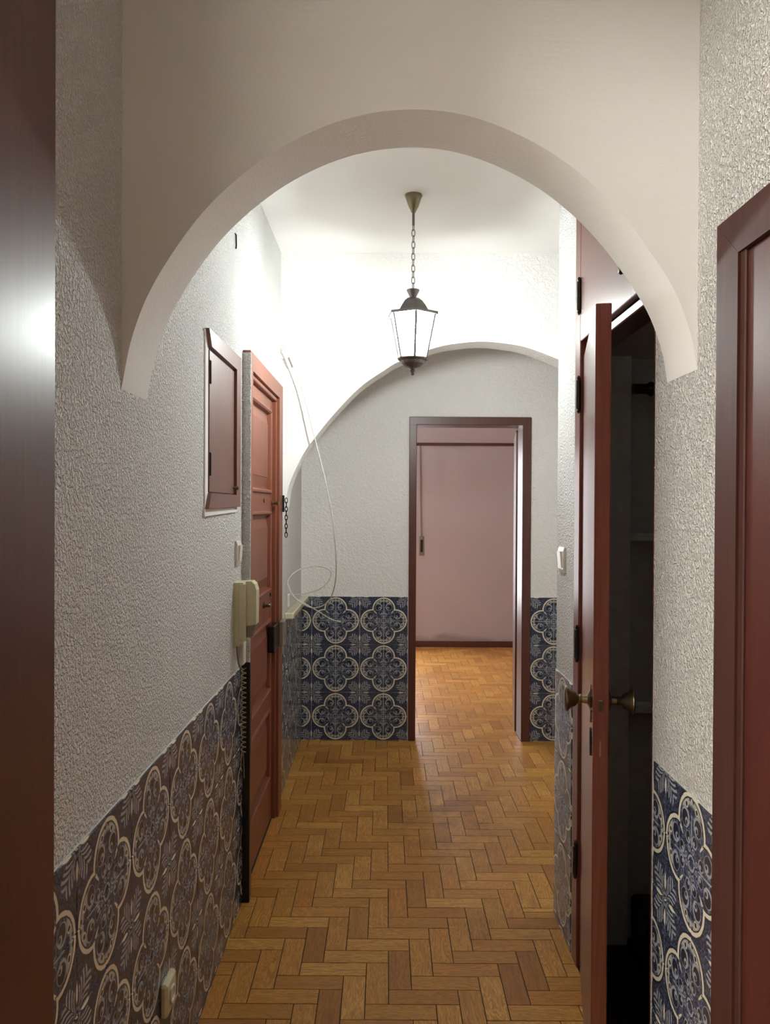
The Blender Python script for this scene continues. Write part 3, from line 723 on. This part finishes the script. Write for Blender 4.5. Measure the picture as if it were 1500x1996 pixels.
for z0, z1 in ((1.818, 1.888), (1.547, 1.617)): build(MB().box(XL + 0.004, XL + 0.011, iy0 + 0.006, iy0 + 0.020, z0, z1, 0.003), 'hinge', 'iron', pd)
build(MB().lathe([(0, 0), (0.005, 0), (0.004, 0.010), (0.008, 0.014), (0.007, 0.020), (0, 0.022)], (XL + 0.006, iy1 - 0.022, 1.520), (1, 0, 0), 12, False), 'knob', 'bronze', pd, True)

# ------------------------------------------------------------------ intercom handset
ic = thing('intercom_handset', (XL, 2.76, 0.98), 'cream wall intercom with handset and coiled cord beside the entrance door', 'intercom')
def rprofile(x0, x1, z0, z1, y0, y1, slant_t, slant_b):
    return MB().prism([(x0, z0), (x1 - slant_b[0], z0), (x1, z0 + slant_b[1]), (x1, z1 - slant_t[1]), (x1 - slant_t[0], z1), (x0, z1)], 1, y0, y1)
bs = build(rprofile(XL, -0.488, 0.972, 1.192, 2.715, 2.815, (0.006, 0.010), (0.016, 0.036)), 'base', 'cream', ic)
build(MB().box(XL + 0.018, -0.484, 2.712, 2.818, 0.995, 1.188, 0.002), 'base_cover', 'cream', bs)
hs = MB(); hs.prism([(-0.486, 1.040), (-0.450, 1.046), (-0.449, 1.165), (-0.455, 1.186), (-0.466, 1.196), (-0.486, 1.196)], 1, 2.725, 2.785)
build(hs, 'handset', 'cream', ic)
o = build(MB().prism([(-0.488, 1.002), (-0.466, 1.000), (-0.452, 1.045), (-0.486, 1.041)], 1, 2.727, 2.783), 'mouthpiece', 'greyp', ic); o['label'] = 'grey mouthpiece end'
build(MB().tube(spline([(XL + 0.01, 2.73, 0.978), (XL + 0.012, 2.735, 0.93), (-0.512, 2.755, 0.895), (-0.505, 2.79, 0.875)], 6), 0.003, 6), 'lead', 'greyp', ic)
pts = [(-0.505 + 0.008 * math.cos(t), 2.795 + 0.008 * math.sin(t), 0.880 - 0.300 * t / (2 * math.pi * 17)) for t in [2 * math.pi * i / 10 for i in range(171)]]
build(MB().tube(pts, 0.0022, 5), 'coiled_cord', 'cord', ic, True)
build(MB().tube(spline([(-0.505, 2.795, 0.580), (-0.507, 2.81, 0.55), (-0.510, 2.835, 0.50), (-0.511, 2.845, 0.47)], 5), 0.0022, 5), 'cord_tail', 'cord', ic)
tag(build(MB().box(XL - 0.001, -0.508, 2.815, 2.860, 0.885, 0.968, 0.004), 'cable_cover', 'white'), 'small white cable cover below the intercom', 'cover')

# ------------------------------------------------------------------ switches, socket, hook
def switch(name, x, s, y0, y1, z0, z1, label, cat):
    t = thing(name, (x, (y0 + y1) / 2, z0), label, cat)
    pts = [(x, z0), (x + s * 0.006, z0 - 0.0), (x + s * 0.010, z0 + 0.012), (x + s * 0.010, z1 - 0.012), (x + s * 0.006, z1), (x, z1)]
    build(MB().prism(pts, 1, y0, y1), 'plate', 'white', t)
    zm = (z0 + z1) / 2; h = (z1 - z0) * 0.32
    build(MB().prism([(x + s * 0.009, zm - h), (x + s * 0.013, zm - h), (x + s * 0.018, zm + h), (x + s * 0.009, zm + h)], 1, y0 + (y1 - y0) * 0.2, y1 - (y1 - y0) * 0.2), 'rocker', 'white', t)
    return t
switch('light_switch', XL, 1, 2.735, 2.815, 1.250, 1.335, 'white light switch on the rough wall above the intercom', 'switch')
switch('light_switch', XR, -1, 2.680, 2.765, 1.235, 1.322, 'white light switch on the wall strip beside the wardrobe', 'switch')
sk = thing('wall_socket', (XL, 1.865, 0.25), 'cream power socket on the blue tiles low on the wall', 'socket')
build(MB().box(XL + 0.003, XL + 0.022, 1.825, 1.905, 0.255, 0.335, 0.006), 'plate', 'cream', sk)
build(MB().lathe([(0, 0), (0.019, 0), (0.021, 0.002), (0.021, 0.004), (0.016, 0.004), (0.015, 0.001), (0, 0.001)], (XL + 0.022, 1.865, 0.295), (1, 0, 0), 16, False), 'face', 'white', sk, True)
tag(build(MB().tube([(XL - 0.001, 2.718, 2.400), (XL + 0.004, 2.718, 2.395), (XL + 0.005, 2.718, 2.360), (XL + 0.004, 2.718, 2.347)], 0.0028, 6), 'wall_hook', 'iron'), 'thin dark metal strip high on the rough wall', 'hook')

# ------------------------------------------------------------------ marble ledge, loose cable
tag(build(MB().box(XL - 0.002, -0.480, 4.09, Y_BACK + 0.002, 0.866, 0.900, 0.006), 'marble_ledge', 'marble'), 'cream marble ledge on top of the tiles in the corner', 'ledge')
def at(px, py, Y):
    d = fw + RV * ((px - 750) / F_PX) + UV_ * ((998 - py) / F_PX); t = Y / d.y
    p = Vector((0, 0, CAM_H)) + d * t; return (max(p.x, XL + 0.006), p.y, p.z)
cb = thing('loose_cable', at(542, 665, 3.88), 'thin white cable hanging loose from the arch corner over the tiles', 'cable')
P1 = [(544, 668, 3.875), (553, 679, 3.87), (566, 703, 3.865), (590, 765, 3.86), (612, 850, 3.85), (632, 930, 3.85), (646, 1000, 3.86), (653, 1060, 3.88), (655, 1110, 3.92), (650, 1150, 3.98), (637, 1175, 4.04), (610, 1185, 4.08), (580, 1170, 4.10), (563, 1148, 4.12), (562, 1130, 4.16), (580, 1112, 4.20), (615, 1103, 4.24), (640, 1110, 4.26), (644, 1124, 4.27), (628, 1145, 4.27), (595, 1157, 4.26), (568, 1159, 4.25)]
build(MB().tube(spline([at(*p) for p in P1], 6), 0.0030, 7), 'cable', 'cable', cb, True)
P2 = [(562, 1140, 4.14), (572, 1163, 4.14), (600, 1180, 4.14), (622, 1193, 4.14), (645, 1207, 4.16), (664, 1212, 4.18)]
build(MB().tube(spline([at(*p) for p in P2], 6), 0.0028, 7), 'cable_end', 'cable', cb, True)
build(MB().tube([at(562, 697, 3.865), at(566, 706, 3.865), at(570, 716, 3.864)], 0.0052, 8), 'splice', 'greyp', cb)
build(MB().tube([at(542, 664, 3.888), at(543, 700, 3.888), at(545, 757, 3.888)], 0.0016, 5), 'thin_wire', 'cable', cb)
tag(build(MB().box(XL - 0.001, XL + 0.010, 4.20, 4.265, 0.915, 0.985, 0.003), 'cable_outlet', 'white'), 'small white cable outlet just above the marble ledge', 'outlet')

# ------------------------------------------------------------------ shutter strap in the pink room
ss = thing('shutter_strap', (0.368, Y_ROOM, 0.95), 'dark roller shutter strap and winder on the pink wall', 'strap')
m = MB(); y = Y_ROOM - 0.010
m.v = [(0.345, y, 2.095), (0.361, y, 2.095), (0.377, y, 1.13), (0.361, y, 1.13), (0.345, y + 0.003, 2.095), (0.361, y + 0.003, 2.095), (0.377, y + 0.003, 1.13), (0.361, y + 0.003, 1.13)]
m.f = [(0, 1, 2, 3), (4, 7, 6, 5), (0, 4, 5, 1), (1, 5, 6, 2), (2, 6, 7, 3), (3, 7, 4, 0)]
build(m, 'strap', 'greyp', ss)
build(MB().box(0.346, 0.394, Y_ROOM - 0.016, Y_ROOM, 0.950, 1.152, 0.004), 'winder_plate', 'greyp', ss)
build(MB().box(0.357, 0.383, Y_ROOM - 0.024, Y_ROOM - 0.012, 0.985, 1.115, 0.006), 'winder', 'iron', ss)
